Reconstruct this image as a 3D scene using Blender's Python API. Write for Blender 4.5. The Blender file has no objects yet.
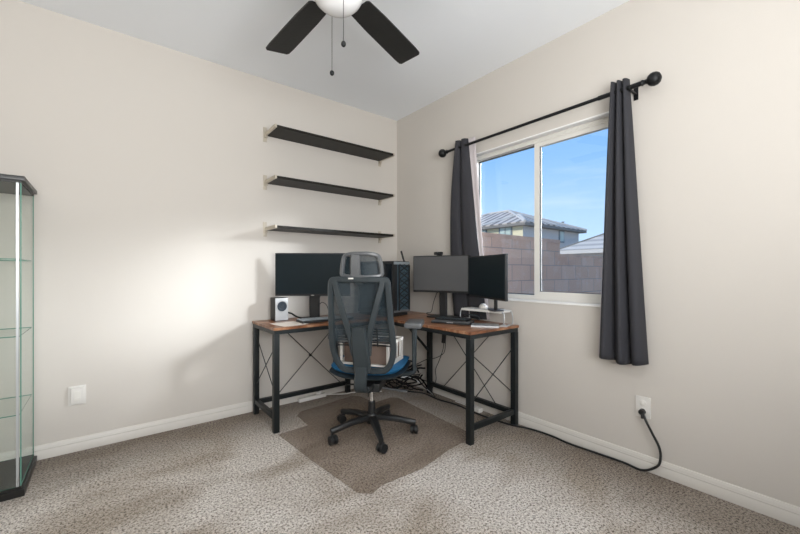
import bpy, bmesh, math, random
from mathutils import Vector, Matrix
random.seed(7)
PI = math.pi
S = bpy.context.scene
COL = S.collection
R = math.radians

# ------------------------------------------------------------------ materials
def new_mat(name):
    m = bpy.data.materials.new(name); m.use_nodes = True
    nt = m.node_tree; nt.nodes.clear()
    out = nt.nodes.new('ShaderNodeOutputMaterial')
    return m, nt, out

def pmat(name, col, rough=0.5, metal=0.0, bump=None, var=None, spec=0.5, coat=0.0):
    """principled material; bump=(scale,strength,dist), var=(scale,amount) soft mottling of the base colour"""
    m, nt, out = new_mat(name)
    b = nt.nodes.new('ShaderNodeBsdfPrincipled')
    b.inputs['Base Color'].default_value = (*col, 1)
    b.inputs['Roughness'].default_value = rough
    b.inputs['Metallic'].default_value = metal
    b.inputs['Specular IOR Level'].default_value = spec
    b.inputs['Coat Weight'].default_value = coat
    nt.links.new(b.outputs[0], out.inputs[0])
    tc = nt.nodes.new('ShaderNodeTexCoord')
    if var:
        n = nt.nodes.new('ShaderNodeTexNoise'); n.inputs['Scale'].default_value = var[0]; n.inputs['Detail'].default_value = 4
        nt.links.new(tc.outputs['Object'], n.inputs['Vector'])
        r = nt.nodes.new('ShaderNodeValToRGB')
        a = var[1]
        r.color_ramp.elements[0].position = .3; r.color_ramp.elements[1].position = .7
        r.color_ramp.elements[0].color = (*[max(0, c*(1-a)) for c in col], 1)
        r.color_ramp.elements[1].color = (*[min(1, c*(1+a)) for c in col], 1)
        nt.links.new(n.outputs['Fac'], r.inputs[0]); nt.links.new(r.outputs[0], b.inputs['Base Color'])
    if bump:
        n2 = nt.nodes.new('ShaderNodeTexNoise'); n2.inputs['Scale'].default_value = bump[0]; n2.inputs['Detail'].default_value = 3
        nt.links.new(tc.outputs['Object'], n2.inputs['Vector'])
        bp = nt.nodes.new('ShaderNodeBump'); bp.inputs['Strength'].default_value = bump[1]; bp.inputs['Distance'].default_value = bump[2]
        nt.links.new(n2.outputs['Fac'], bp.inputs['Height']); nt.links.new(bp.outputs[0], b.inputs['Normal'])
    return m

def glass_mat(name, tint=(1, 1, 1), refl=0.06, rough=0.0, gcol=(1, 1, 1)):
    m, nt, out = new_mat(name)
    t = nt.nodes.new('ShaderNodeBsdfTransparent'); t.inputs[0].default_value = (*tint, 1)
    g = nt.nodes.new('ShaderNodeBsdfGlossy'); g.inputs['Roughness'].default_value = rough; g.inputs[0].default_value = (*gcol, 1)
    mx = nt.nodes.new('ShaderNodeMixShader'); mx.inputs[0].default_value = refl
    nt.links.new(t.outputs[0], mx.inputs[1]); nt.links.new(g.outputs[0], mx.inputs[2]); nt.links.new(mx.outputs[0], out.inputs[0])
    return m

def mesh_fabric(name, col, clear=0.5, scale=260):
    """open woven net: alpha from a fine weave"""
    m, nt, out = new_mat(name)
    t = nt.nodes.new('ShaderNodeBsdfTransparent')
    d = nt.nodes.new('ShaderNodeBsdfPrincipled'); d.inputs['Base Color'].default_value = (*col, 1); d.inputs['Roughness'].default_value = .6
    tc = nt.nodes.new('ShaderNodeTexCoord')
    facs = []
    for ax in (0, 2):
        w = nt.nodes.new('ShaderNodeTexWave'); w.bands_direction = 'X' if ax == 0 else 'Z'
        w.inputs['Scale'].default_value = scale/6.0
        nt.links.new(tc.outputs['Object'], w.inputs['Vector']); facs.append(w.outputs['Fac'])
    mul = nt.nodes.new('ShaderNodeMath'); mul.operation = 'MULTIPLY'
    nt.links.new(facs[0], mul.inputs[0]); nt.links.new(facs[1], mul.inputs[1])
    mr = nt.nodes.new('ShaderNodeMapRange'); mr.inputs['From Max'].default_value = 1
    mr.inputs['To Min'].default_value = max(0, clear-.25); mr.inputs['To Max'].default_value = min(1, clear+.5)
    nt.links.new(mul.outputs[0], mr.inputs['Value'])
    mx = nt.nodes.new('ShaderNodeMixShader')
    nt.links.new(mr.outputs[0], mx.inputs[0]); nt.links.new(d.outputs[0], mx.inputs[1]); nt.links.new(t.outputs[0], mx.inputs[2])
    nt.links.new(mx.outputs[0], out.inputs[0])
    return m

def carpet_mat():
    m, nt, out = new_mat('carpet_pile')
    N = nt.nodes.new; L = nt.links.new
    b = N('ShaderNodeBsdfPrincipled'); b.inputs['Roughness'].default_value = .95; b.inputs['Specular IOR Level'].default_value = .1
    b.inputs['Sheen Weight'].default_value = .15
    tc = N('ShaderNodeTexCoord')
    fine = N('ShaderNodeTexNoise'); fine.inputs['Scale'].default_value = 88; fine.inputs['Detail'].default_value = 4; fine.inputs['Roughness'].default_value = .85
    L(tc.outputs['Object'], fine.inputs['Vector'])
    r1 = N('ShaderNodeValToRGB'); e = r1.color_ramp.elements
    e[0].position = .37; e[0].color = (.05, .037, .026, 1)
    e[1].position = .66; e[1].color = (.93, .89, .84, 1)
    k = e.new(.445); k.color = (.33, .285, .24, 1)
    k = e.new(.505); k.color = (.74, .685, .62, 1)
    L(fine.outputs['Fac'], r1.inputs[0])
    # pile lies in broad brushed patches; worn nap and painted shade along the walls
    mp = N('ShaderNodeMapping'); mp.inputs['Rotation'].default_value = (0, 0, R(25)); mp.inputs['Scale'].default_value = (.8, 1.5, 1)
    L(tc.outputs['Object'], mp.inputs['Vector'])
    big = N('ShaderNodeTexNoise'); big.inputs['Scale'].default_value = 1.6; big.inputs['Detail'].default_value = 5; big.inputs['Distortion'].default_value = .5
    L(mp.outputs[0], big.inputs['Vector'])
    r2 = N('ShaderNodeValToRGB'); e = r2.color_ramp.elements
    e[0].position = .40; e[0].color = (.62, .57, .51, 1); e[1].position = .58; e[1].color = (1, 1, 1, 1)
    L(big.outputs['Fac'], r2.inputs[0])
    mx = N('ShaderNodeMix'); mx.data_type = 'RGBA'; mx.blend_type = 'MULTIPLY'; mx.inputs['Factor'].default_value = 1
    L(r1.outputs[0], mx.inputs['A']); L(r2.outputs[0], mx.inputs['B'])
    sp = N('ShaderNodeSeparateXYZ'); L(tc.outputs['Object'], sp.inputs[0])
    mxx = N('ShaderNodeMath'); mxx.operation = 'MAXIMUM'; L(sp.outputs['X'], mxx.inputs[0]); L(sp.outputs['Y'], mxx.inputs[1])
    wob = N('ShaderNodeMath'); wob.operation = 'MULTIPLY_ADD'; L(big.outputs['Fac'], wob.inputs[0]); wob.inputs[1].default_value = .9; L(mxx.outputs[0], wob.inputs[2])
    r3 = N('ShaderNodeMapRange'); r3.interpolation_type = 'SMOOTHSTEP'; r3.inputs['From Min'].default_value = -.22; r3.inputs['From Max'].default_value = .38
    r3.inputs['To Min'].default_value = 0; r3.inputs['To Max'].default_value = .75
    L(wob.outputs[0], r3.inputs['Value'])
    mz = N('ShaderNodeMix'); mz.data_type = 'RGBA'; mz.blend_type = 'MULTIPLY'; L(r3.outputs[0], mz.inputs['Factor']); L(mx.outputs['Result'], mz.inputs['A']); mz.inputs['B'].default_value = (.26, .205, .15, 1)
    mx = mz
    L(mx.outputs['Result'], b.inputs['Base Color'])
    bp = N('ShaderNodeBump'); bp.inputs['Strength'].default_value = .8; bp.inputs['Distance'].default_value = .008
    L(fine.outputs['Fac'], bp.inputs['Height']); L(bp.outputs[0], b.inputs['Normal'])
    L(b.outputs[0], out.inputs[0])
    return m

def wood_mat(name, vec_scale):
    m, nt, out = new_mat(name)
    N = nt.nodes.new; L = nt.links.new
    b = N('ShaderNodeBsdfPrincipled'); b.inputs['Roughness'].default_value = .33
    tc = N('ShaderNodeTexCoord'); mp = N('ShaderNodeMapping'); mp.inputs['Scale'].default_value = vec_scale
    L(tc.outputs['Object'], mp.inputs['Vector'])
    n = N('ShaderNodeTexNoise'); n.inputs['Scale'].default_value = 2.6; n.inputs['Detail'].default_value = 7; n.inputs['Roughness'].default_value = .62; n.inputs['Distortion'].default_value = .8
    L(mp.outputs[0], n.inputs['Vector'])
    r = N('ShaderNodeValToRGB'); e = r.color_ramp.elements
    e[0].position = .3; e[0].color = (.055, .020, .009, 1)
    e[1].position = .72; e[1].color = (.50, .31, .20, 1)
    k = e.new(.45); k.color = (.21, .078, .032, 1)
    k = e.new(.57); k.color = (.34, .165, .085, 1)
    L(n.outputs['Fac'], r.inputs[0]); L(r.outputs[0], b.inputs['Base Color'])
    L(b.outputs[0], out.inputs[0])
    return m

def block_mat():
    """weathered grey-brown concrete blocks with pale mortar (brick texture in wall coordinates)"""
    m, nt, out = new_mat('concrete_block')
    N = nt.nodes.new; L = nt.links.new
    b = N('ShaderNodeBsdfPrincipled'); b.inputs['Roughness'].default_value = .9
    tc = N('ShaderNodeTexCoord'); sx = N('ShaderNodeSeparateXYZ'); cx = N('ShaderNodeCombineXYZ')
    L(tc.outputs['Object'], sx.inputs[0]); L(sx.outputs['X'], cx.inputs['X']); L(sx.outputs['Z'], cx.inputs['Y'])
    br = N('ShaderNodeTexBrick'); br.inputs['Scale'].default_value = 1
    br.inputs['Brick Width'].default_value = .406; br.inputs['Row Height'].default_value = .2032
    br.inputs['Mortar Size'].default_value = .006; br.inputs['Bias'].default_value = 0
    br.inputs['Color1'].default_value = (.62, .35, .235, 1); br.inputs['Color2'].default_value = (.72, .45, .32, 1)
    br.inputs['Mortar'].default_value = (.42, .30, .24, 1)
    L(cx.outputs[0], br.inputs['Vector'])
    n = N('ShaderNodeTexNoise'); n.inputs['Scale'].default_value = 4.5; n.inputs['Detail'].default_value = 8; n.inputs['Roughness'].default_value = .7
    L(tc.outputs['Object'], n.inputs['Vector'])
    r = N('ShaderNodeValToRGB'); e = r.color_ramp.elements; e[0].position = .5; e[0].color = (0, 0, 0, 1); e[1].position = .75; e[1].color = (.55, .55, .55, 1)
    L(n.outputs['Fac'], r.inputs[0])
    mx = N('ShaderNodeMix'); mx.data_type = 'RGBA'; L(r.outputs[0], mx.inputs['Factor']); L(br.outputs['Color'], mx.inputs['A'])
    mx.inputs['B'].default_value = (.78, .64, .55, 1)
    L(mx.outputs['Result'], b.inputs['Base Color']); L(b.outputs[0], out.inputs[0])
    return m

def tile_mat(name, c1, c2, axis, scale):
    m, nt, out = new_mat(name)
    N = nt.nodes.new; L = nt.links.new
    b = N('ShaderNodeBsdfPrincipled'); b.inputs['Roughness'].default_value = .85
    tc = N('ShaderNodeTexCoord'); w = N('ShaderNodeTexWave'); w.bands_direction = axis; w.inputs['Scale'].default_value = scale; w.inputs['Distortion'].default_value = .3
    L(tc.outputs['Object'], w.inputs['Vector'])
    r = N('ShaderNodeValToRGB'); e = r.color_ramp.elements; e[0].position = .25; e[0].color = (*c1, 1); e[1].position = .6; e[1].color = (*c2, 1)
    L(w.outputs['Fac'], r.inputs[0]); L(r.outputs[0], b.inputs['Base Color']); L(b.outputs[0], out.inputs[0])
    return m

M = dict(
    wall=pmat('wall_paint', (.60, .563, .515), .75, bump=(160, .12, .003)),
    ceil=pmat('ceiling_paint', (.86, .885, .91), .85, bump=(120, .1, .003)),
    trim=pmat('trim_paint', (.64, .61, .56), .45),
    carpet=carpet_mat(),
    vinyl=pmat('white_vinyl', (.74, .72, .67), .35),
    sill=pmat('sill_daylight_white', (.86, .85, .83), .4),  # daylight on the window recess, painted as white
    glass=glass_mat('window_glass', (.97, .98, .98), .028),
    screen_track=pmat('dark_gasket', (.08, .085, .09), .5),
    bmetal=pmat('black_powder_coat', (.014, .018, .019), .42, .3, bump=(300, .15, .001)),
    rod=pmat('dark_bronze_metal', (.012, .013, .014), .45, .5),
    curtain=pmat('charcoal_curtain', (.031, .031, .037), .85, bump=(700, .3, .001)),
    lining=pmat('pale_lining', (.60, .55, .56), .8),
    wood_x=wood_mat('rustic_board_lengthwise', (1.2, 9, 1)),
    wood_y=wood_mat('rustic_board_crosswise', (9, 1.2, 1)),
    shelf=pmat('blackbrown_board', (.010, .0085, .006), .5, var=(20, .25), spec=.3),
    nickel=pmat('brushed_nickel', (.50, .45, .37), .4, .35),
    cable=pmat('cable_rubber', (.006, .006, .006), .75, spec=.2),
    bplastic=pmat('black_plastic', (.012, .013, .014), .45),
    gplastic=pmat('slate_grey_plastic', (.026, .035, .040), .36),
    gplastic2=pmat('mid_grey_plastic', (.11, .115, .12), .28),
    chrome=pmat('chrome', (.7, .7, .7), .2, 1.0),
    screen=pmat('monitor_screen', (.010, .017, .021), .3, spec=.18),
    screen_m=pmat('matte_monitor_screen', (.06, .062, .066), .38, spec=1.0),
    blue=pmat('blue_fabric', (.008, .115, .26), .7, bump=(500, .3, .001)),
    netting=mesh_fabric('chair_netting', (.02, .035, .045), .30),
    white_p=pmat('white_plastic', (.72, .70, .66), .4),
    card=pmat('brown_cardboard', (.17, .12, .095), .8, var=(9, .15)),
    keys=pmat('grey_keycaps', (.26, .29, .31), .4),
    silver=pmat('silver_plastic', (.55, .56, .57), .35, .3),
    cone=pmat('speaker_cone', (.012, .022, .035), .4),
    paper=pmat('paper', (.80, .72, .64), .8),
    fanblade=pmat('black_fan_blade', (.012, .012, .011), .5, bump=(60, .3, .002)),
    fanwhite=pmat('frosted_globe', (.80, .80, .80), .25),
    pcglass=pmat('smoked_glass', (.006, .010, .014), .12),
    pcfan=pmat('blue_grey_fan', (.055, .095, .12), .45),
    alu=pmat('alu', (.50, .52, .53), .35, .6),
    cabglass=glass_mat('cabinet_glass', (.955, .975, .965), .045),
    glassedge=pmat('green_glass_edge', (.10, .26, .20), .15),
    cabblack=pmat('cabinet_black', (.010, .010, .009), .35),
    block=block_mat(),
    cap=pmat('block_cap', (.66, .40, .28), .9, var=(6, .15)),
    stucco=pmat('stucco_sunlit_cream', (.66, .60, .42), .9),  # sunlit warmth painted into the wall colour
    stucco2=pmat('stucco_grey_and_shade', (.62, .57, .53), .9),  # shade painted on the taller house, own colour of the lower one
    rooft=tile_mat('roof_tiles_front', (.20, .18, .17), (.56, .50, .45), 'Y', .42),
    rooft2=tile_mat('roof_tiles_side', (.20, .18, .17), (.56, .50, .45), 'X', .42),
    roofg=tile_mat('grey_shingle_courses', (.36, .34, .32), (.54, .50, .46), 'Z', 1.1),
    fascia=pmat('fascia_grey', (.52, .50, .48), .8),
    dkfascia=pmat('eave_dark', (.19, .18, .17), .8),
    hglass=pmat('far_window_glass', (.42, .50, .46), .15),
    hframe=pmat('far_window_frame', (.16, .19, .21), .5),
    dirt=pmat('yard_gravel', (.40, .34, .28), .95, var=(3, .2)),
)

def mat_panel():                                      # the clear floor mat: tinted, hazy see-through vinyl
    m, nt, out = new_mat('clear_floor_mat')
    t = nt.nodes.new('ShaderNodeBsdfTransparent'); t.inputs[0].default_value = (.90, .875, .85, 1)
    d = nt.nodes.new('ShaderNodeBsdfPrincipled'); d.inputs['Base Color'].default_value = (.40, .34, .30, 1); d.inputs['Roughness'].default_value = .35
    mx = nt.nodes.new('ShaderNodeMixShader'); mx.inputs[0].default_value = .14
    nt.links.new(t.outputs[0], mx.inputs[1]); nt.links.new(d.outputs[0], mx.inputs[2]); nt.links.new(mx.outputs[0], out.inputs[0])
    return m
M['floormat'] = mat_panel()

# ------------------------------------------------------------------ geometry helpers
class MB:
    def __init__(s): s.bm = bmesh.new(); s.mi = 0
    def _fin(s, vs, mtx, faces=None):
        if mtx is not None:
            bmesh.ops.transform(s.bm, matrix=mtx, verts=vs)
    def box(s, c, d, rot=None, bev=0.0, seg=2):
        r = bmesh.ops.create_cube(s.bm, size=1.0); vs = r['verts']
        bmesh.ops.scale(s.bm, vec=Vector(d), verts=vs)
        if bev > 0:
            es = list({e for v in vs for e in v.link_edges})
            br = bmesh.ops.bevel(s.bm, geom=es, offset=min(bev, min(d)*.49), segments=seg, affect='EDGES', profile=.7)
            vs = [v for v in br['verts']] if br['verts'] else vs
            vs = list({v for f in br['faces'] for v in f.verts} | {v for v in vs if v.is_valid})
            seen = set(vs); st = list(vs)
            while st:
                v = st.pop()
                for e in v.link_edges:
                    o = e.other_vert(v)
                    if o not in seen: seen.add(o); st.append(o)
            vs = list(seen)
        mt = Matrix.Translation(Vector(c))
        if rot is not None: mt = mt @ (rot if isinstance(rot, Matrix) else Matrix.Rotation(rot, 4, 'Z'))
        bmesh.ops.transform(s.bm, matrix=mt, verts=vs)
        for f in {f for v in vs for f in v.link_faces}: f.material_index = s.mi
        return s
    def b2(s, x0, x1, y0, y1, z0, z1, bev=0.0):
        return s.box(((x0+x1)/2, (y0+y1)/2, (z0+z1)/2), (abs(x1-x0), abs(y1-y0), abs(z1-z0)), bev=bev)
    def cyl(s, a, b, r1, r2=None, n=20, caps=True):
        a = Vector(a); b = Vector(b); d = b-a; r2 = r1 if r2 is None else r2
        q = Vector((0, 0, 1)).rotation_difference(d.normalized()).to_matrix().to_4x4()
        mt = Matrix.Translation((a+b)/2) @ q
        r = bmesh.ops.create_cone(s.bm, cap_ends=caps, segments=n, radius1=r1, radius2=r2, depth=d.length, matrix=mt)
        for f in {f for v in r['verts'] for f in v.link_faces}: f.material_index = s.mi
        return s
    def sph(s, c, r, sc=(1, 1, 1), n=20, rot=None):
        mt = Matrix.Translation(Vector(c)) @ (rot if rot is not None else Matrix.Identity(4)) @ Matrix.Diagonal((*sc, 1))
        r_ = bmesh.ops.create_uvsphere(s.bm, u_segments=n, v_segments=max(8, n//2), radius=r, matrix=mt)
        for f in {f for v in r_['verts'] for f in v.link_faces}: f.material_index = s.mi
        return s
    def lathe(s, prof, c=(0, 0, 0), n=32, rot=None):
        mt = Matrix.Translation(Vector(c)) @ (rot if rot is not None else Matrix.Identity(4))
        rings = []
        for (r, z) in prof:
            if r < 1e-5: rings.append([s.bm.verts.new(mt @ Vector((0, 0, z)))])
            else: rings.append([s.bm.verts.new(mt @ Vector((r*math.cos(2*PI*k/n), r*math.sin(2*PI*k/n), z))) for k in range(n)])
        for A, B in zip(rings, rings[1:]):
            for k in range(n):
                k2 = (k+1) % n
                if len(A) == 1 and len(B) == 1: continue
                if len(A) == 1: f = s.bm.faces.new((A[0], B[k2], B[k]))
                elif len(B) == 1: f = s.bm.faces.new((A[k], A[k2], B[0]))
                else: f = s.bm.faces.new((A[k], A[k2], B[k2], B[k]))
                f.material_index = s.mi
        return s
    def tube(s, pts, r, n=10, closed=False, smooth=6, ups=None, w=None, radii=None):
        """sweep along a Catmull-Rom path; w=(width,thick) sweeps a rounded bar with local 'up' = ups"""
        P = catmull([Vector(p) for p in pts], smooth, closed) if smooth > 1 else [Vector(p) for p in pts]
        if radii is not None:
            m = len(pts)-1; rr = [radii[min(m, int(i/(len(P)-1)*m))] + (radii[min(m, int(i/(len(P)-1)*m)+1)]-radii[min(m, int(i/(len(P)-1)*m))])*((i/(len(P)-1)*m) % 1) for i in range(len(P))]
        else: rr = [1.0]*len(P)
        N = len(P); rings = []; up = Vector(ups) if ups else None; prev = None
        for i, p in enumerate(P):
            a = P[(i-1) % N] if (closed or i > 0) else p
            b = P[(i+1) % N] if (closed or i < N-1) else p
            t = (b-a)
            t = t.normalized() if t.length > 1e-9 else Vector((0, 0, 1))
            if up is not None: nrm = (up - t*up.dot(t)).normalized()
            else:
                if prev is None:
                    h = Vector((0, 0, 1)) if abs(t.z) < .9 else Vector((1, 0, 0)); nrm = (h-t*h.dot(t)).normalized()
                else: nrm = (prev-t*prev.dot(t)).normalized()
                prev = nrm
            bn = t.cross(nrm)
            ring = []
            if w:
                W, T = w; c = min(W, T)*.28
                sec = [(W/2, T/2-c), (W/2-c, T/2), (-W/2+c, T/2), (-W/2, T/2-c), (-W/2, -T/2+c), (-W/2+c, -T/2), (W/2-c, -T/2), (W/2, -T/2+c)]
                for (x, y) in sec: ring.append(s.bm.verts.new(p+bn*x*rr[i]+nrm*y))
            else:
                for k in range(n):
                    an = 2*PI*k/n; ring.append(s.bm.verts.new(p+(bn*math.cos(an)+nrm*math.sin(an))*r*rr[i]))
            rings.append(ring)
        K = len(rings[0])
        pairs = list(zip(rings, rings[1:])) + ([(rings[-1], rings[0])] if closed else [])
        for A, B in pairs:
            for k in range(K):
                f = s.bm.faces.new((A[k], A[(k+1) % K], B[(k+1) % K], B[k])); f.material_index = s.mi
        if not closed:
            for g in (list(reversed(rings[0])), rings[-1]):
                f = s.bm.faces.new(g); f.material_index = s.mi
        return s
    def prism(s, poly, z0, z1, axis='Z'):
        """extrude a 2-D polygon; axis Z: (x,y), Y: (x,z), X: (y,z)"""
        def mk(p, h):
            if axis == 'Z': return (p[0], p[1], h)
            if axis == 'Y': return (p[0], h, p[1])
            return (h, p[0], p[1])
        A = [s.bm.verts.new(mk(p, z0)) for p in poly]; B = [s.bm.verts.new(mk(p, z1)) for p in poly]
        n = len(poly); fs = [s.bm.faces.new(A), s.bm.faces.new(list(reversed(B)))]
        for k in range(n): fs.append(s.bm.faces.new((A[k], B[k], B[(k+1) % n], A[(k+1) % n])))
        for f in fs: f.material_index = s.mi
        return s
    def face(s, pts):
        f = s.bm.faces.new([s.bm.verts.new(p) for p in pts]); f.material_index = s.mi; return s
    def build(s, name, mat, parent=None, world=False, smooth=True, solid=None):
        bmesh.ops.recalc_face_normals(s.bm, faces=s.bm.faces)
        if world and parent is not None:
            bmesh.ops.transform(s.bm, matrix=wm(parent).inverted(), verts=s.bm.verts)
        me = bpy.data.meshes.new(name); s.bm.to_mesh(me); s.bm.free()
        mats = mat if isinstance(mat, (list, tuple)) else [mat]
        for m in mats: me.materials.append(m)
        if smooth:
            for p in me.polygons: p.use_smooth = True
            try: me.set_sharp_from_angle(angle=R(38))
            except Exception: pass
        o = bpy.data.objects.new(name, me); COL.objects.link(o)
        if parent is not None: o.parent = parent
        if solid:
            md = o.modifiers.new('thickness', 'SOLIDIFY'); md.thickness = solid; md.offset = 0
        return o

def wm(o):
    m = Matrix.LocRotScale(o.location, o.rotation_euler, o.scale)
    return wm(o.parent) @ m if o.parent else m

def catmull(P, k, closed):
    n = len(P); out = []
    if n < 3 and not closed:
        return [P[0].lerp(P[1], i/k) for i in range(k+1)]
    rng = range(n) if closed else range(n-1)
    for i in rng:
        p0 = P[(i-1) % n] if (closed or i > 0) else P[0]*2-P[1]
        p1 = P[i]; p2 = P[(i+1) % n]
        p3 = P[(i+2) % n] if (closed or i+2 < n) else P[n-1]*2-P[n-2]
        for j in range(k):
            t = j/k
            out.append(.5*((2*p1)+(p2-p0)*t+(2*p0-5*p1+4*p2-p3)*t*t+(3*p1-p0-3*p2+p3)*t**3))
    if not closed: out.append(P[-1].copy())
    return out

def tag(o, label, cat, group=None, kind=None):
    if label: o['label'] = label
    if cat: o['category'] = cat
    if group: o['group'] = group
    if kind: o['kind'] = kind
    return o
def thing(name, label, cat, loc=(0, 0, 0), rz=0, group=None):
    o = bpy.data.objects.new(name, None); COL.objects.link(o); o.empty_display_size = .1
    o.location = loc; o.rotation_euler = (0, 0, rz)
    return tag(o, label, cat, group)
def struct(o, label=None):
    o['kind'] = 'structure'
    if label: o['label'] = label
    o['category'] = 'room shell'
    return o
def copy_tree(o, parent=None):
    c = o.copy(); COL.objects.link(c)
    if parent is not None: c.parent = parent
    for ch in [k for k in bpy.data.objects if k.parent == o]: copy_tree(ch, c)
    return c

# ------------------------------------------------------------------ camera
CAM = Vector((-2.426, -3.119, 1.137))
FW = Vector((.6204, .7844, 0)); RT = Vector((.7844, -.6204, 0))
cd = bpy.data.cameras.new('camera'); cam = bpy.data.objects.new('camera', cd); COL.objects.link(cam)
cam.location = CAM; cam.rotation_euler = (R(90), 0, math.atan2(-FW.x, FW.y))
cd.sensor_fit = 'HORIZONTAL'; cd.sensor_width = 36; cd.lens = 36*371/800; cd.shift_y = 4.5/800
cd.clip_start = .05; cd.clip_end = 300
S.camera = cam

# ------------------------------------------------------------------ room shell
H = 2.74; XL = -3.75; YB = -4.1; T = .15
WY0, WY1, WZ0, WZ1 = -2.235, -.99, .925, 2.118          # the window opening in the right-hand wall
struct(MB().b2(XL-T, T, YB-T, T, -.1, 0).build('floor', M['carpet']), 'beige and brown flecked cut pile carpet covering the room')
struct(MB().b2(XL-T, T, YB-T, T, H, H+.1).build('ceiling', M['ceil']), 'smooth pale grey white ceiling')
struct(MB().b2(XL-T, T, 0, T, 0, H).build('wall_north', M['wall']), 'beige painted wall behind the three shelves')
w = MB()
w.b2(0, T, YB, WY0, 0, H).b2(0, T, WY1, 0, 0, H).b2(0, T, WY0, WY1, 0, WZ0).b2(0, T, WY0, WY1, WZ1, H)
struct(w.build('wall_east', M['wall']), 'beige painted wall with the window')
# walls behind the camera, with an added opening for the fill light
BX0, BX1, BZ0, BZ1 = -3.08, -1.28, .75, 2.25
w = MB(); w.b2(XL-T, BX0, YB-T, YB, 0, H).b2(BX1, T, YB-T, YB, 0, H).b2(BX0, BX1, YB-T, YB, 0, BZ0).b2(BX0, BX1, YB-T, YB, BZ1, H)
struct(w.build('wall_south', M['wall']), 'beige painted wall behind the camera')
struct(MB().b2(XL-T, XL, YB, 0, 0, H).build('wall_west', M['wall']), 'beige painted wall left of the camera')
# baseboards: stepped moulding
PR = [(0, 0), (.016, 0), (.016, .048), (.0135, .052), (.0135, .056), (.015, .059), (.0125, .064), (.0125, .068), (.010, .074), (.006, .083), (0, .085)]
struct(MB().prism([(-d, z) for d, z in PR], XL, 0, axis='X').build('baseboard_north', M['trim']), 'cream moulded baseboard under the shelves wall')
struct(MB().prism([(-d, z) for d, z in PR], YB, -.016, axis='Y').build('baseboard_east', M['trim']), 'cream moulded baseboard under the window wall')
o = bpy.data.objects['baseboard_north']
o.data.transform(Matrix.Identity(4))

# window_1: white vinyl slider set back in the opening
fx0, fx1 = .055, .13
f = MB(); fw = .035
f.b2(fx0, fx1, WY0, WY1, WZ0, WZ0+fw).b2(fx0, fx1, WY0, WY1, WZ1-fw, WZ1)
f.b2(fx0, fx1, WY0, WY0+fw, WZ0+fw, WZ1-fw).b2(fx0, fx1, WY1-fw, WY1, WZ0+fw, WZ1-fw)
f.b2(fx0-.006, fx0, WY0, WY1, WZ0+.012, WZ0+.022).b2(fx0-.006, fx0, WY0, WY1, WZ1-.022, WZ1-.012)
win = f.build('window_1', M['vinyl'], smooth=False); struct(win, 'white vinyl sliding window with two panes')
ym = -1.607
sz0, sz1 = WZ0+fw, WZ1-fw
# left pane: fixed, further out
g = MB(); g.b2(.112, .118, ym, WY1-fw, sz0, sz1); g.build('pane', M['glass'], win, smooth=False)
g = MB(); g.b2(.100, .112, WY1-fw-.008, WY1-fw, sz0, sz1).b2(.100, .112, ym, WY1-fw, sz1-.008, sz1).b2(.1, .112, ym, WY1-fw, sz0, sz0+.008)
g.build('gasket', M['screen_track'], win, smooth=False)
# right sash: slides in front
sx0, sx1 = .062, .096; sw = .03
g = MB(); g.b2(sx0, sx1, ym-.012, ym+.028, sz0, sz1).b2(sx0, sx1, WY0+fw, WY0+fw+sw, sz0, sz1)
g.b2(sx0, sx1, WY0+fw+sw, ym-.012, sz0, sz0+sw).b2(sx0, sx1, WY0+fw+sw, ym-.012, sz1-sw, sz1)
sash = g.build('sash', M['vinyl'], win, smooth=False)
g = MB(); g.b2(.078, .083, WY0+fw+sw, ym-.012, sz0+sw, sz1-sw); g.build('pane', M['glass'], sash, smooth=False)
g = MB(); g.b2(.070, .078, ym-.020, ym-.012, sz0+sw, sz1-sw).b2(.07, .078, WY0+fw+sw, ym-.02, sz0+sw, sz0+sw+.004); g.build('gasket', M['screen_track'], sash, smooth=False)
# drywall returns; daylight on sill and head is put into their white
g = MB(); g.b2(-.002, fx0, WY0, WY1, WZ1-.004, WZ1+.006, bev=.001)
struct(g.build('trim_2', M['sill']), 'head of the window recess, daylight painted in as white')
g = MB(); g.b2(-.006, fx0, WY0, WY1, WZ0-.012, WZ0+.002, bev=.003)
s_ = g.build('trim_1', M['sill']); struct(s_, 'sill ledge of the window, daylight painted in as white')
# added_window unseen behind the camera, put in to hold the fill lamp
f = MB(); f.b2(BX0, BX1, YB-.13, YB-.06, BZ0, BZ0+.04).b2(BX0, BX1, YB-.13, YB-.06, BZ1-.04, BZ1).b2(BX0, BX0+.04, YB-.13, YB-.06, BZ0, BZ1).b2(BX1-.04, BX1, YB-.13, YB-.06, BZ0, BZ1).b2(-2.20, -2.16, YB-.13, YB-.06, BZ0, BZ1)
w2 = f.build('added_window', M['vinyl'], smooth=False); struct(w2, 'unseen white window added behind the camera to hold the fill light')
g = MB().b2(BX0+.04, BX1-.04, YB-.1, YB-.095, BZ0+.04, BZ1-.04); g.build('pane', M['glass'], w2, smooth=False)

# ------------------------------------------------------------------ desk (L-shaped)
DT = .74
desk = thing('corner_desk', 'L-shaped desk with rustic brown top on black metal legs in the corner', 'desk', (-.6, -.35, 0))
top = MB(); top.prism([(-1.51, -.54), (-.62, -.54), (-.57, -.59), (-.57, -1.51), (-.03, -1.51), (-.03, -.05), (-1.51, -.05)], DT-.018, DT)
top.build('desktop', M['wood_x'], desk, world=True, smooth=False)
r = MB()   # metal rail under the boards
RZ0, RZ1 = DT-.048, DT-.018
r.b2(-1.505, -.55, -.535, -.50, RZ0, RZ1).b2(-1.505, -.55, -.09, -.055, RZ0, RZ1).b2(-1.505, -1.47, -.50, -.09, RZ0, RZ1)
r.b2(-.565, -.53, -1.505, -.535, RZ0, RZ1).b2(-.07, -.035, -1.505, -.055, RZ0, RZ1).b2(-.53, -.07, -1.505, -1.47, RZ0, RZ1)
r.build('rail', M['bmetal'], desk, world=True, smooth=False)
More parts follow.
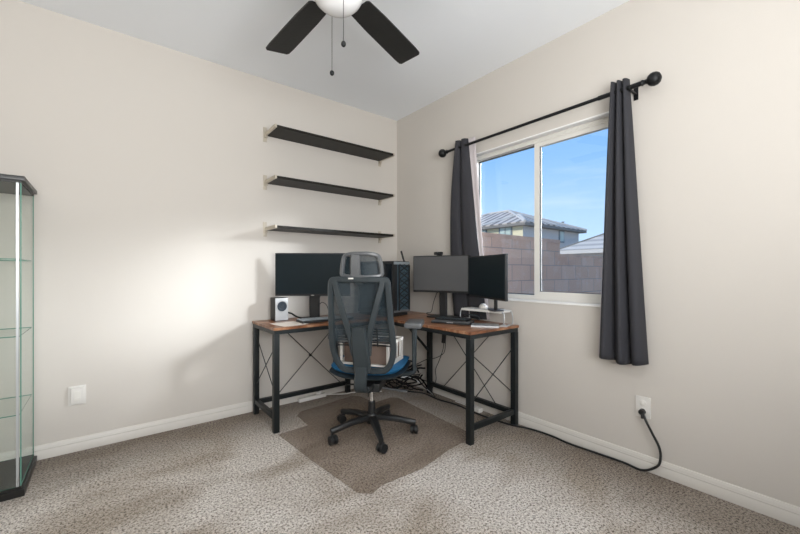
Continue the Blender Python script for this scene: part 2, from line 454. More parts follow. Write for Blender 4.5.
for (x, y) in ((-1.487, -.517), (-1.487, -.073), (-.645, -.073), (-.547, -1.487), (-.053, -1.487), (-.053, -.567)):
    MB().b2(x-.02, x+.02, y-.02, y+.02, 0, RZ0, bev=.003).build('leg', M['bmetal'], desk, world=True)
for a in ((-1.502, -1.472, -.497, -.093), (-.527, -.073, -1.502, -1.472)):
    MB().b2(*a, .085, .12, bev=.003).build('foot_bar', M['bmetal'], desk, world=True)
for a in ((-1.467, -.665, -.088, -.058), (-.068, -.038, -1.467, -.587)):
    MB().b2(*a, .075, .11, bev=.003).build('foot_bar', M['bmetal'], desk, world=True)
def rods(prs):
    c = None
    m = MB()
    for a, b in prs: m.cyl(a, b, .0035, n=8)
    return m
m = rods([((-1.30, -.075, RZ0), (-.715, -.066, .10)), ((-.72, -.066, RZ0), (-1.33, -.075, .10))]); m.cyl((-1.02, -.078, .403), (-1.02, -.06, .403), .010)
m.build('cross_brace', M['bmetal'], desk, world=True)
rods([((-.053, -.765, RZ0), (-.053, -1.325, .10)), ((-.053, -1.315, RZ0), (-.053, -.745, .10))]).build('cross_brace', M['bmetal'], desk, world=True)
rods([((-1.487, -.50, .60), (-1.487, -.09, .245)), ((-1.487, -.09, .62), (-1.487, -.50, .27))]).build('cross_brace', M['bmetal'], desk, world=True)
rods([((-.53, -1.487, .585), (-.07, -1.487, .24)), ((-.07, -1.487, .575), (-.53, -1.487, .27))]).build('cross_brace', M['bmetal'], desk, world=True)
MB().tube([(-.06, -.567, .39), (-.36, -.567, RZ0)], .01, smooth=1, ups=(0, 1, 0), w=(.022, .022)).build('corner_brace', M['bmetal'], desk, world=True, smooth=False)

# ------------------------------------------------------------------ wall shelves
def make_shelf(z, label):
    t = thing('wall_shelf', label, 'shelf', (-.81, 0, z), 0, None)
    MB().b2(-.572, .572, -.25, -.008, 0, .020, bev=.0015).build('board', M['shelf'], t, smooth=False)
    for sx in (-1, 1):
        b = MB(); x = sx*.580
        b.b2(x-.008, x+.008, -.252, -.006, -.002, .024, bev=.002)
        b.b2(x-.018 if sx < 0 else x-.012, x+.012 if sx < 0 else x+.018, -.008, 0, -.05, .07, bev=.001)
        b.b2(x-.011, x+.011, -.03, -.006, -.02, 0)
        b.build('bracket', M['nickel'], t)
    return t
make_shelf(2.265, 'highest of the three long dark wall shelves')
make_shelf(1.867, 'middle one of the three long dark wall shelves')
make_shelf(1.478, 'lowest dark wall shelf, just above the monitors')

# ------------------------------------------------------------------ curtains and rod
RX, RZ = -.085, 2.187
rod = thing('curtain_rod', 'black metal curtain rod with round finials above the window', 'curtain rod', (0, -1.6, RZ))
MB().cyl((RX, -.83, RZ), (RX, -2.10, RZ), .0105, n=16).cyl((RX, -2.10, RZ), (RX, -2.33, RZ), .0135, n=16).build('pole', M['rod'], rod, world=True)
for (y, s) in ((-.83, 1), (-2.33, -1)):
    q = Matrix.Rotation(R(-90)*s, 4, 'X')
    MB().lathe([(0, 0), (.014, 0), (.017, .006), (.014, .012), (.012, .02), (.015, .03), (.026, .036), (.034, .048), (.037, .062), (.034, .077), (.025, .089), (.010, .096), (0, .097)], (RX, y, RZ), 24, q).build('finial', M['rod'], rod, world=True)
for y in (-1.0, -2.275):
    b = MB().b2(-.004, 0, y-.012, y+.012, RZ-.05, RZ+.03).b2(RX-.004, -.002, y-.006, y+.006, RZ-.022, RZ-.012)
    b.tube([(RX-.016, y, RZ+.004), (RX-.012, y, RZ-.012), (RX, y, RZ-.017), (RX+.012, y, RZ-.012), (RX+.016, y, RZ+.004)], .004, smooth=3)
    b.build('bracket', M['rod'], rod, world=True)

def curtain(name, label, ytop, ymid, ybot, z1, z0, folds, liner_side, amp, hem=0.0, xoff=0.0, seed=1):
    """ytop/ymid/ybot = (left edge, right edge) along the wall at the top, middle and bottom"""
    rnd = random.Random(seed)
    t = thing(name, label, 'curtain', (RX, (ybot[0]+ybot[1])/2, z0))
    NU, NV = 120, 48
    ph = [rnd.uniform(-.3, .3) for _ in range(3)]
    def pt(u, v, off=0.0):
        a = v  # 0 bottom 1 top
        def lerp3(b, m, tt): return (b*(1-a)*(1-2*a) + 4*m*a*(1-a) + tt*a*(2*a-1))
        yl = lerp3(ybot[0], ymid[0], ytop[0]); yr = lerp3(ybot[1], ymid[1], ytop[1])
        A = amp[0]*(1-a)+amp[1]*a
        th = 2*PI*folds*u + ph[0]*math.sin(3*a)*.6
        uu = min(.999, max(.001, u+.03*math.sin(PI*u)*math.sin(2.5*a+ph[0]*5)))
        sl = abs(math.sin(PI*folds*uu))**.75
        y = yl+(yr-yl)*u
        x = RX + xoff*(1-a) - A*(2*sl-1)*(1+.2*math.sin(4.2*u*PI+ph[1]*4)) + .004*math.sin(5*a+ph[2]+4*u)
        z = z0+(z1-z0)*a + hem*math.sin(u*PI*2+1)*(1-a)
        return Vector((x+off, y, z))
    m = MB(); g = [[m.bm.verts.new(pt(i/NU, j/NV)) for i in range(NU+1)] for j in range(NV+1)]
    for j in range(NV):
        for i in range(NU): m.bm.faces.new((g[j][i], g[j][i+1], g[j+1][i+1], g[j+1][i]))
    m.build('drape', M['curtain'], t, world=True, solid=.003)
    # pale lining turned back along the window-side edge
    m = MB(); K = 10; g = []
    for j in range(NV+1):
        v = j/NV; row = []
        e = pt(liner_side, v)
        wd = LW(v) if callable(LW) else .03
        for k in range(K+1):
            q = k/K
            sgn = 1 if liner_side == 0 else -1
            row.append(m.bm.verts.new(e+Vector((.003+.010*q+.003*math.sin(6*q), sgn*wd*q, 0))))
        g.append(row)
    for j in range(NV):
        for k in range(K): m.bm.faces.new((g[j][k], g[j][k+1], g[j+1][k+1], g[j+1][k]))
    m.build('lining', M['lining'], t, world=True, solid=.002)
    return t
LW = lambda v: .006+.008*(1-v)
# right: the window-side edge is its left one (u=0)
curtain('curtain', 'charcoal curtain hanging full length at the right side of the window', (-2.172, -2.262), (-2.128, -2.308), (-2.094, -2.354), 2.245, .612, 3, 0, (.036, .022), hem=.008, seed=3)
LW = lambda v: .02+.045*v
curtain('curtain', 'charcoal curtain at the left side of the window, behind the monitors', (-.925, -1.045), (-.83, -1.12), (-.86, -1.22), 2.245, .752, 2, 1, (.016, .020), xoff=.034, seed=5)

# ------------------------------------------------------------------ ceiling fan
fan = thing('ceiling_fan', 'black bladed ceiling fan with frosted white light globe', 'ceiling fan', (-1.615, -1.646, H))
ZF = 2.415-H
MB().lathe([(0, 0), (.075, 0), (.075, -.02), (.05, -.05), (.018, -.06), (.018, -.14), (.05, -.15), (.115, -.17), (.135, -.20), (.135, -.28), (.115, -.30), (.09, -.305), (0, -.305)], n=40).build('motor_housing', M['rod'], fan)
MB().lathe([(.0, -.30), (.118, -.30), (.124, -.308), (.124, -.322), (.118, -.326), (0, -.326)], n=40).build('light_ring', M['rod'], fan)
GL = MB().lathe([(.118, -.324), (.1185, -.345), (.113, -.372), (.10, -.396), (.080, -.416), (.053, -.430), (.025, -.437), (0, -.438)], n=40).build('light_globe', M['fanwhite'], fan)
for k in range(5):
    a = R(93+72*k)
    rot = Matrix.Rotation(a, 4, 'Z') @ Matrix.Translation((0, 0, ZF)) @ Matrix.Rotation(R(-10), 4, 'X')
    m = MB(); n = 10
    pts = [(.165, -.058), (.30, -.066), (.60, -.072), (.652, -.070), (.664, -.060), (.664, .060), (.652, .070), (.60, .072), (.30, .066), (.165, .058), (.155, .045), (.155, -.045)]
    m.prism(pts, -.004, .004); bmesh.ops.transform(m.bm, matrix=rot, verts=m.bm.verts)
    bl = m.build('blade', M['fanblade'], fan)
    m = MB(); m.prism([(.10, -.02), (.17, -.014), (.20, -.045), (.25, -.05), (.25, .05), (.20, .045), (.17, .014), (.10, .02)], .004, .009)
    bmesh.ops.transform(m.bm, matrix=rot, verts=m.bm.verts); m.build('blade_iron', M['rod'], bl)
def w2f(p): return Vector(p)-Vector((-1.615, -1.646, H))
# chains: one from behind the globe, one in front of it
for (u, w_, zt, zb) in ((332, 1.77, 2.40, 1.137+(271.5-73)*1.77/371), (343.5, 1.545, 2.40, 1.137+(271.5-44)*1.545/371)):
    lat = (u-400)/371*w_; p = CAM+FW*w_+RT*lat
    a = w2f((p.x, p.y, zt+.01)); b = w2f((p.x, p.y, zb))
    c = MB().cyl(a, b+Vector((0, 0, .01)), .0014, n=6)
    d = Vector((a.x, a.y, 0)); c.cyl(a, Vector((a.x*.8, a.y*.8, a.z)), .003, n=6)
    ch = c.build('pull_chain', M['rod'], fan)
    MB().sph(b, .0105, (1, 1, 1.2), 14).build('pull_knob', M['rod'], ch)

# ------------------------------------------------------------------ outlets and adapter
t = thing('wall_outlet', 'white outlet cover with a square plug-in cover on the shelves wall', 'outlet', (-2.572, 0, .352))
MB().b2(-.043, .043, -.006, 0, -.060, .060, bev=.002).build('cover_plate', M['white_p'], t)
MB().b2(-.030, .034, -.024, -.006, -.048, .052, bev=.004).build('plug_cover', M['white_p'], t)
MB().b2(-.014, .018, -.027, -.024, -.030, .030, bev=.0012).b2(-.012, .016, -.0285, -.027, -.026, -.010).build('socket', M['vinyl'], t)
t = thing('wall_outlet', 'white outlet with a black plug in it, low on the window wall', 'outlet', (0, -2.312, .357))
MB().b2(-.006, 0, -.038, .038, -.060, .060, bev=.002).build('cover_plate', M['white_p'], t)
for z in (.024, -.024):
    s_ = MB().lathe([(0, 0), (.017, 0), (.017, .003), (.0155, .004), (0, .004)], (-.006, 0, z), 24, Matrix.Rotation(R(-90), 4, 'Y'))
    s_.build('socket', M['vinyl'], t)

# ------------------------------------------------------------------ display cabinet
cb = thing('display_cabinet', 'tall clear glass display cabinet with black base and top against the wall', 'cabinet', (-2.962, -.245, 0))
x0, x1, y0, y1 = -.21, .21, -.22, .22
CH = 1.62
MB().b2(x0, x1, y0, y1, 0, .035, bev=.003).b2(x0+.012, x1-.012, y0+.012, y1-.012, .035, .05).build('base', M['cabblack'], cb)
MB().b2(x0, x1, y0, y1, CH-.022, CH, bev=.003).b2(x0+.012, x1-.012, y0+.012, y1-.012, CH-.034, CH-.022).build('top', M['cabblack'], cb)
def pane(a, thin):
    m = MB(); m.b2(*a)
    for f_ in m.bm.faces: f_.material_index = 1 if abs(f_.normal[thin]) < .5 and f_.calc_area() < .02 else 0
    return m
GZ0, GZ1 = .05, CH-.034
def sheet(nm, a, ax):
    # one clear face with a green ground edge all round
    m = MB(); m.b2(*a); m.bm.normal_update()
    kill = []
    for f_ in m.bm.faces:
        if abs(f_.normal[ax]) < .5: f_.material_index = 1
        elif f_.normal[ax] < 0: kill.append(f_)
    bmesh.ops.delete(m.bm, geom=kill, context='FACES_ONLY')
    m.build(nm, [M['cabglass'], M['glassedge']], cb, smooth=False)
sheet('glass_side', (x1-.018, x1-.013, y0+.018, y1-.014, GZ0, GZ1), 0)
sheet('glass_side', (x0+.013, x0+.018, y0+.018, y1-.014, GZ0, GZ1), 0)
sheet('glass_back', (x0+.02, x1-.02, y1-.018, y1-.013, GZ0, GZ1), 1)
sheet('glass_door', (x0+.015, x1-.035, y0+.012, y0+.017, GZ0, GZ1), 1)
for z in (.409, .807, 1.2): sheet('glass_shelf', (x0+.022, x1-.022, y0+.022, y1-.022, z-.0025, z+.0025), 2)
for (sx, sy) in ((x1-.027, y0+.016), (x0+.02, y0+.016)):
    MB().b2(sx-.005, sx+.005, sy-.005, sy+.005, GZ0, GZ1).build('corner_rail', M['alu'], cb, smooth=False)

# ------------------------------------------------------------------ chair mat
mt = MB()
poly = [(-1.49, -.575), (-1.26, -.555), (-1.25, -.33), (-1.20, -.27), (-.68, -.20), (-.62, -.26), (-.61, -.47), (-.42, -.45), (-.375, -.50),
        (-.405, -1.0), (-.43, -1.38), (-.50, -1.44), (-.72, -1.46), (-1.0, -1.525), (-1.28, -1.515), (-1.36, -1.545), (-1.415, -1.50), (-1.455, -1.1)]
mt.prism(poly, .002, .0055)
tag(mt.build('chair_mat', M['floormat'], smooth=False), 'translucent plastic chair mat lying on the carpet under the office chair', 'floor mat')

# ------------------------------------------------------------------ office chair
CX, CY = -.97, -.96; CRZ = R(43-90)
ch = thing('office_chair', 'grey mesh-back office chair with blue seat and hollow headrest', 'office chair', (CX, CY, .006), CRZ)
base = MB(); base.lathe([(0, .075), (.035, .075), (.045, .09), (.045, .125), (.034, .145), (0, .145)], n=24)
base.build('base_hub', M['bplastic'], ch)
for aw in (31, 103, 175, 247, 319):
    a = R(aw)-CRZ; d = Vector((math.cos(a), math.sin(a), 0))
    m = MB(); m.tube([d*.03+Vector((0, 0, .118)), d*.16+Vector((0, 0, .108)), d*.27+Vector((0, 0, .088)), d*.305+Vector((0, 0, .082))], .02, smooth=5, ups=(0, 0, 1), w=(.050, .034), radii=[1.25, .95, .75, .6])
    leg = m.build('base_arm', M['bplastic'], ch)
    sw = a+R(70+(aw*7) % 60)
    e = Vector((math.cos(sw), math.sin(sw), 0)); ax = Vector((-e.y, e.x, 0)); c = d*.295+e*.010+Vector((0, 0, .029))
    k = MB()
    for s in (-1, 1):
        k.cyl(c+ax*s*.006, c+ax*s*.024, .029, n=24)
        k.cyl(c+ax*s*.024, c+ax*s*.026, .018, n=18)
    k.cyl(c+ax*-.008, c+ax*.008, .012, n=12); k.cyl(d*.295+Vector((0, 0, .04)), d*.295+Vector((0, 0, .082)), .007, n=12)
    k.box(c+Vector((0, 0, .022))-e*.004, (.04, .018, .022), Matrix.Rotation(sw, 4, 'Z'), bev=.005)
    k.build('caster', M['bplastic'], leg)
MB().cyl((0, 0, .14), (0, 0, .225), .026, .024).build('lift_sleeve', M['bplastic'], ch)
MB().cyl((0, 0, .22), (0, 0, .33), .014).build('gas_lift', M['chrome'], ch)
mc = MB().box((0, -.01, .36), (.17, .26, .06), bev=.015).box((0, -.16, .375), (.09, .14, .045), bev=.012)
mc.build('tilt_mechanism', M['bplastic'], ch)
MB().tube([(.05, -.02, .335), (.13, -.03, .325), (.21, -.04, .322)], .006).tube([(.19, -.038, .322), (.255, -.045, .320)], .01, ups=(0, 0, 1), w=(.03, .012), smooth=3).build('lever', M['gplastic2'], ch)
MB().tube([(-.05, .02, .335), (-.15, .03, .325), (-.20, .03, .322)], .006).build('lever', M['bplastic'], ch)
# seat: shell + blue cushion whose sides curl up
def pad(nx, ny, W, D, zf, thick):
    m = MB(); top_, bot = [], []
    for j in range(ny+1):
        rt, rb = [], []
        for i in range(nx+1):
            u = -1+2*i/nx; v = -1+2*j/ny
            # superellipse outline
            sx = W/2*(1-.10*abs(v)**4); sy = D/2*(1-.08*abs(u)**4)
            x, y = u*sx, v*sy
            z = zf(u, v); ed = max(abs(u), abs(v))**6
            rt.append(m.bm.verts.new((x, y, z-ed*thick*.45))); rb.append(m.bm.verts.new((x*.97, y*.97, z-thick+ed*thick*.35)))
        top_.append(rt); bot.append(rb)
    for j in range(ny):
        for i in range(nx):
            m.bm.faces.new((top_[j][i], top_[j][i+1], top_[j+1][i+1], top_[j+1][i])); m.bm.faces.new((bot[j][i], bot[j+1][i], bot[j+1][i+1], bot[j][i+1]))
    for i in range(nx):
        m.bm.faces.new((top_[0][i], bot[0][i], bot[0][i+1], top_[0][i+1])); m.bm.faces.new((top_[ny][i], top_[ny][i+1], bot[ny][i+1], bot[ny][i]))
    for j in range(ny):
        m.bm.faces.new((top_[j][0], top_[j+1][0], bot[j+1][0], bot[j][0])); m.bm.faces.new((top_[j][nx], bot[j][nx], bot[j+1][nx], top_[j+1][nx]))
    return m
def sh(m, dy):
    bmesh.ops.translate(m.bm, vec=(0, dy, 0), verts=m.bm.verts); return m
zs = lambda u, v: .508+.030*abs(u)**3.0-.022*max(0, v)**3
sh(pad(28, 24, .50, .48, zs, .062), .02).build('seat', M['blue'], ch)
sh(pad(28, 24, .52, .50, lambda u, v: .462+.036*abs(u)**3.0-.024*max(0, v)**3, .045), .02).build('seat_shell', M['gplastic'], ch)
# back spine and frame
BYB, BYT = -.262, -.355            # y of the frame at the bottom and at the top
def by(z): t_ = (z-.5)/.6; return BYB+(BYT-BYB)*t_ - .018*math.sin(PI*min(1, max(0, t_)))
def bp(x, z, dy=0.0): return Vector((x+.014*max(0, (1.0-z)/.5), by(z)+.25*x*x+dy, z))
MB().tube([(0, -.16, .375), (0, -.25, .38), (0, -.318, .42), bp(0, .56, -.045)], .02, smooth=6, ups=(1, 0, 0), w=(.03, .078)).build('back_spine', M['gplastic'], ch)
fr = MB()
ring = [(-.10, .508), (-.135, .516), (-.172, .562), (-.192, .64), (-.193, .71), (-.187, .82), (-.181, .97), (-.177, 1.05), (-.171, 1.072), (-.158, 1.080), (-.08, 1.082), (0, 1.082), (.08, 1.082), (.155, 1.080), (.171, 1.072), (.177, 1.05), (.181, .97), (.187, .82), (.193, .71), (.192, .64), (.172, .562), (.135, .516), (.10, .508), (0, .506)]
fr.tube([bp(x, z) for x, z in ring], .02, closed=True, smooth=4, ups=(0, 1, 0), w=(.038, .026))
fr.build('back_frame', M['gplastic'], ch)
vb = MB()
for s in (-1, 1):
    vb.tube([bp(s*.150, 1.07, -.008), bp(s*.112, .93, -.03), bp(s*.066, .77, -.042), bp(s*.045, .62, -.042)], .02, smooth=5, ups=(0, 1, 0), w=(.036, .020))
vb.tube([bp(0, .80, -.045), bp(0, .66, -.05), bp(0, .515, -.04)], .02, smooth=4, ups=(0, 1, 0), w=(.108, .040), radii=[.8, 1, 1])
vb.build('back_support', M['gplastic'], ch)
# lumbar pad: slatted
lb = MB()
for k in range(7):
    z = .665+k*.018
    lb.tube([bp(-.17, z, .03), bp(-.09, z, .045), bp(0, z, .05), bp(.09, z, .045), bp(.17, z, .03)], .004, smooth=3, ups=(0, 1, 0), w=(.007, .010))
for x in (-.17, -.09, .09, .17): lb.tube([bp(x, .66, .036), bp(x, .78, .036)], .004, smooth=2, ups=(0, 1, 0), w=(.008, .010))
lb.build('lumbar_support', M['bplastic'], ch)
# netting
m = MB(); NX, NZ = 20, 26; g = []
for j in range(NZ+1):
    z = .69+(1.08-.69)*j/NZ; hw = .187 - (.187-.172)*(z-.69)/.39
    g.append([m.bm.verts.new(bp(-hw+2*hw*i/NX, z, .012+.035*(1-(2*i/NX-1)**2))) for i in range(NX+1)])
for j in range(NZ):
    for i in range(NX): m.bm.faces.new((g[j][i], g[j][i+1], g[j+1][i+1], g[j+1][i]))
m.build('back_netting', M['netting'], ch)
# headrest
hr = MB()
def hp(x, z): return Vector((x+.010, by(1.1)+.01+1.9*x*x, z))
hring = [(-.118, 1.108), (-.124, 1.135), (-.116, 1.19), (-.103, 1.226), (-.06, 1.238), (0, 1.240), (.06, 1.238), (.103, 1.226), (.116, 1.19), (.124, 1.135), (.118, 1.108), (.06, 1.098), (0, 1.096), (-.06, 1.098)]
hr.tube([hp(x, z) for x, z in hring], .02, closed=True, smooth=4, ups=(0, 1, 0), w=(.024, .04))
hr.tube([hp(-.03, 1.10), hp(-.03, 1.17)+Vector((0, -.012, 0)), hp(-.03, 1.238)], .02, smooth=4, ups=(0, 1, 0), w=(.060, .03))
H_ = hr.build('headrest', M['gplastic2'], ch)
m = MB(); g = []
for j in range(9):
    z = 1.105+.128*j/8; hw = .117-.018*j/8
    g.append([m.bm.verts.new(hp(-hw+2*hw*i/12, z)+Vector((0, .02, 0))) for i in range(13)])
for j in range(8):
    for i in range(12): m.bm.faces.new((g[j][i], g[j][i+1], g[j+1][i+1], g[j+1][i]))
m.build('headrest_netting', M['netting'], H_)
MB().tube([(0, by(1.06)+.016, 1.05), (0, by(1.1)+.016, 1.09), hp(0, 1.11)+Vector((0, .014, 0))], .012, smooth=4, ups=(0, 1, 0), w=(.05, .02)).build('headrest_stem', M['gplastic'], H_)
MB().box((-.045, by(1.088)-.014, 1.089), (.032, .004, .009), bev=.001).build('badge', M['white_p'], ch)
# arms
for s, zt in ((1, .787), (-1, .70)):
    m = MB(); xx = s*.30 if s > 0 else -.262
    m.tube([(s*.12, 0, .43), (s*.22, 0, .425), (xx-.004*s, -.005, .445), (xx, -.005, .50), (xx, -.005, zt-.03)], .02, smooth=5, ups=(0, 1, 0), w=(.030, .045), radii=[1, 1, .95, .9, 1.15])
    arm = m.build('arm_post', M['gplastic'], ch)
    w_ = .115 if s > 0 else .05
    MB().box((xx, .015, zt-.016), (w_, .25, .036), bev=.016, seg=4).build('arm_pad', M['gplastic2'], arm)
    MB().box((xx, .0, zt-.032), (w_*.7, .14, .018), bev=.006).build('arm_slide', M['bplastic'], arm)

# crate standing on the seat, with a cardboard box in it
ct = Matrix.Translation((CX, CY, .006)) @ Matrix.Rotation(CRZ, 4, 'Z')
cl = ct @ Vector((.012, -.030, .514))
cr = thing('storage_crate', 'white slotted plastic crate standing on the blue chair seat', 'crate', cl, CRZ-R(11))
m = MB(); cw, cdp, chh = .172, .135, .155
m.b2(-cw, cw, -cdp, cdp, 0, .008)
for (sx) in (-1, 1):
    m.b2(sx*cw-.006, sx*cw+.006, -cdp, cdp, 0, .028).b2(sx*cw-.006, sx*cw+.006, -cdp, cdp, chh-.018, chh)
    for k in range(6):
        y = -cdp+.006+k*(2*cdp-.012)/5; m.b2(sx*cw-.002, sx*cw+.002, y-.005, y+.005, .02, chh-.01)
for sy in (-1, 1):
    m.b2(-cw, cw, sy*cdp-.006, sy*cdp+.006, 0, .010).b2(-cw, cw, sy*cdp-.006, sy*cdp+.006, chh-.009, chh)
    for x in (-cw+.006, cw-.006): m.b2(x-.008, x+.008, sy*cdp-.005, sy*cdp+.005, .02, chh-.01)
m.build('basket', M['white_p'], cr, smooth=False)
bx = thing('cardboard_box', 'dark brown cardboard box inside the white crate', 'box', ct @ Vector((.012, -.030, .524)), CRZ-R(11))
MB().b2(-.155, .155, -.118, .118, 0, .132, bev=.003).build('carton', M['card'], bx)
MB().b2(-.02, .02, -.119, .119, .130, .1335).build('tape', M['paper'], bx)

# ------------------------------------------------------------------ monitors
def monitor(label, cx, cy, rz, w, h, zb, scr, tilt=0, col='bplastic', base=None, colw=.06, cam_=False, group=None, logo=True, stand='plate', zd=DT, sx=0.0):
    t = thing('monitor', label, 'monitor', (cx, cy, zd), rz)
    z0 = zb-zd; z1 = z0+h; zc = (z0+z1)/2
    MB().box((0, .012, zc), (w, .022, h), bev=.004).box((0, .036, zc), (w*.62, .03, h*.6), bev=.012).build('housing', M['bplastic'], t)
    MB().box((0, -.0005, zc+.004), (w-.014, .004, h-.026), bev=.001).build('screen', scr, t, smooth=False)
    if logo: MB().box((0, .0, z0+.006), (.022, .003, .004)).build('logo', M['white_p'], t, smooth=False)
    if stand == 'plate':
        MB().tube([(0, .075, .006), (0, .072, zc*.55), (0, .062, zc)], .02, smooth=3, ups=(0, 1, 0), w=(colw, .028)).box((0, .052, zc), (.08, .03, .08), bev=.005).build('stand_column', M[col], t)
        MB().box((0, .07, .005), (base[0], base[1], .010), bev=.004).build('stand_base', M['bplastic'], t)
    else:
        MB().tube([(sx, .06, .006), (sx, .06, zc)], .012, smooth=2, ups=(0, 1, 0), w=(.03, .02)).box((0, .048, zc), (.07, .02, .07), bev=.004).build('stand_column', M[col], t)
        MB().box((sx, .06, .004), (base[0], base[1], .008), bev=.003).build('stand_base', M['bplastic'], t)
    return t
monitor('black widescreen monitor on the left arm of the desk, beside the silver speaker', -1.11, -.308, R(51.66-90), .61, .35, .9376, M['screen'], base=(.22, .16), colw=.085)
aA = math.atan2(-.49, .18)      # direction from its left to its right edge
monA = monitor('monitor with webcam on top, centre of the right desk arm', -.195, -.845, aA, .52, .317, .957, M['screen_m'], base=(.24, .17), colw=.07, logo=False)
aB = math.atan2(-.513, -.223)
monB = monitor('dark monitor turned in at the window end of the desk', -.2165, -1.3465, aB, .56, .322, .935, M['screen'], base=(.10, .075), logo=False, stand='small', zd=DT+.1075, sx=.05)
# webcam
def on(t, x, y, z): return wm(t) @ Vector((x, y, z))
p = on(monA, -.015, .01, .535)
wc = thing('webcam', 'small black webcam clipped to the top edge of a monitor', 'webcam', p, aA)
MB().box((0, -.006, .017), (.075, .028, .026), bev=.008, seg=3).build('camera_body', M['bplastic'], wc)
MB().box((0, .012, .003), (.035, .04, .006), bev=.002).box((0, .03, -.012), (.03, .005, .03)).build('clip', M['bplastic'], wc)
MB().cyl((0, -.0195, .017), (0, -.0225, .017), .008, n=16).build('lens', M['pcglass'], wc)

# ------------------------------------------------------------------ speaker
SPX, SPY = -1.315, -.165
sp = thing('speaker', 'small silver fronted desktop speaker with round dark cone', 'speaker', (SPX, SPY, DT), R(2))
MB().box((0, .045, .0925), (.108, .10, .185), bev=.005).build('cabinet', M['bplastic'], sp)
MB().box((0, -.0075, .0925), (.106, .006, .180), bev=.003).build('front_panel', M['silver'], sp)
q = Matrix.Rotation(R(90), 4, 'X')
MB().lathe([(.046, 0), (.048, .004), (.044, .007), (.040, .004), (.040, 0)], (0, -.010, .115), 32, q).build('trim_ring', M['silver'], sp)
MB().lathe([(.0, .001), (.010, .003), (.016, .0), (.036, .004), (.040, .003), (.040, -.002)], (0, -.011, .115), 32, q).build('cone', M['cone'], sp)

# keyboard
kx, ky = -1.04, -.40; krz = R(-2)
kb = thing('keyboard', 'black keyboard lying on the left desk arm before the monitor', 'keyboard', (kx, ky, DT), krz)
MB().box((0, 0, .010), (.44, .135, .018), bev=.004).build('case', M['bplastic'], kb)
m = MB()
for rr in range(5):
    n = 15
    for k in range(n):
        if rr == 4 and 4 <= k <= 9: continue
        m.box((-.205+k*.0293, .048-rr*.024, .022), (.024, .019, .009), bev=.002, seg=1)
m.box((-.205+6.5*.0293, .048-4*.024, .022), (.16, .019, .009), bev=.002, seg=1)
kk = m.build('keycaps', M['keys'], kb, smooth=False)
# paper sheet
m = MB().b2(-.10, .10, -.11, .11, 0, .0012)
o = m.build('paper_sheet', M['paper'], smooth=False); o.location = (-1.345, -.40, DT+.0008); o.rotation_euler = (0, 0, R(8))
tag(o, 'blank pale sheet of paper on the desk in front of the speaker', 'paper')

# ------------------------------------------------------------------ computer tower
pc = thing('computer_tower', 'black computer tower with lattice front and glass side in the desk corner', 'computer', (-.468, -.555, DT), R(15.4))
W, D, HH = .235, .42, .485
MB().box((W/2, D/2, .012), (W-.02, D-.02, .024), bev=.003).box((W/2, D/2, .024+.235), (W, D, .46), bev=.005).build('case', M['bplastic'], pc)
MB().box((W/2, -.004, HH-.014), (W, .010, .024), bev=.003).build('top_trim', M['keys'], pc)
MB().box((W/2, -.004, .045), (W, .010, .02), bev=.003).build('bottom_trim', M['gplastic2'], pc)
MB().b2(.04, W-.006, -.004, 0, .055, HH-.026).build('front_mesh', M['pcfan'], pc, smooth=False)
MB().b2(-.004, 0, .02, D-.02, .05, HH-.02).build('side_glass', M['pcglass'], pc, smooth=False)
fm = MB()
for zc in (.10, .225, .35):
    fm.lathe([(.050, 0), (.058, 0), (.058, .005), (.050, .005), (.05, 0)], (W*.62, -.002, zc+.02), 28, Matrix.Rotation(R(90), 4, 'X'))
    fm.lathe([(0, .004), (.016, .004), (.016, 0)], (W*.62, -.002, zc+.02), 20, Matrix.Rotation(R(90), 4, 'X'))
    for k in range(7):
        a = 2*PI*k/7
        fm.box((W*.62+.033*math.cos(a), -.004, zc+.02+.033*math.sin(a)), (.036, .002, .016), Matrix.Rotation(-a, 4, 'Y') @ Matrix.Rotation(.5, 4, 'X'))
fm.build('fans', M['pcfan'], pc)
lt = MB()
for k in range(6):
    z = .065+k*.066
    for s in (-1, 1):
        lt.tube([(W*.62-s*.072, -.010, z), (W*.62+s*.072, -.010, z+.066)], .0055, smooth=1, n=6)
        lt.tube([(W*.62-s*.072, -.010, z+.033), (W*.62, -.010, z+.066)], .003, smooth=1, n=6)
for x in (W*.62-.078, W*.62+.078): lt.b2(x-.006, x+.006, -.014, -.003, .05, HH-.03)
lt.b2(.004, W*.62-.10, -.006, 0, .05, HH-.03)
lt.build('front_lattice', M['bplastic'], pc)
MB().tube([(W*.90, .03, HH-.01), (W*.86, .04, HH+.02), (W*.76, .05, HH+.10)], .005, smooth=3, ups=(0, 1, 0), w=(.02, .010)).build('antenna', M['bplastic'], pc)

# ------------------------------------------------------------------ things on the right desk arm
# white riser stand
ra = math.atan2(-.38, .03)
rs = thing('desk_riser', 'white raised stand with bent metal legs under the window end monitor', 'desk stand', (-.115, -1.27, DT), ra)
LL, WW, ZZ = .36, .155, .100
MB().box((0, 0, ZZ-.002), (LL, WW, .018), bev=.007).build('platform', M['white_p'], rs)
for s in (-1, 1):
    for yy in (-1, 1):
        pass
    MB().tube([(s*(LL/2-.03), -WW/2+.02, ZZ-.004), (s*(LL/2+.005), -WW/2+.02, ZZ-.006), (s*(LL/2+.018), -WW/2+.02, ZZ-.03), (s*(LL/2+.018), -WW/2+.02, .004), (s*(LL/2+.018), 0, .004), (s*(LL/2+.018), WW/2-.02, .004), (s*(LL/2+.018), WW/2-.02, ZZ-.03), (s*(LL/2+.005), WW/2-.02, ZZ-.006), (s*(LL/2-.03), WW/2-.02, ZZ-.004)], .004, smooth=4).build('leg', M['alu'], rs)
def onr(x, y): return wm(rs) @ Vector((x, y, ZZ+.0072))
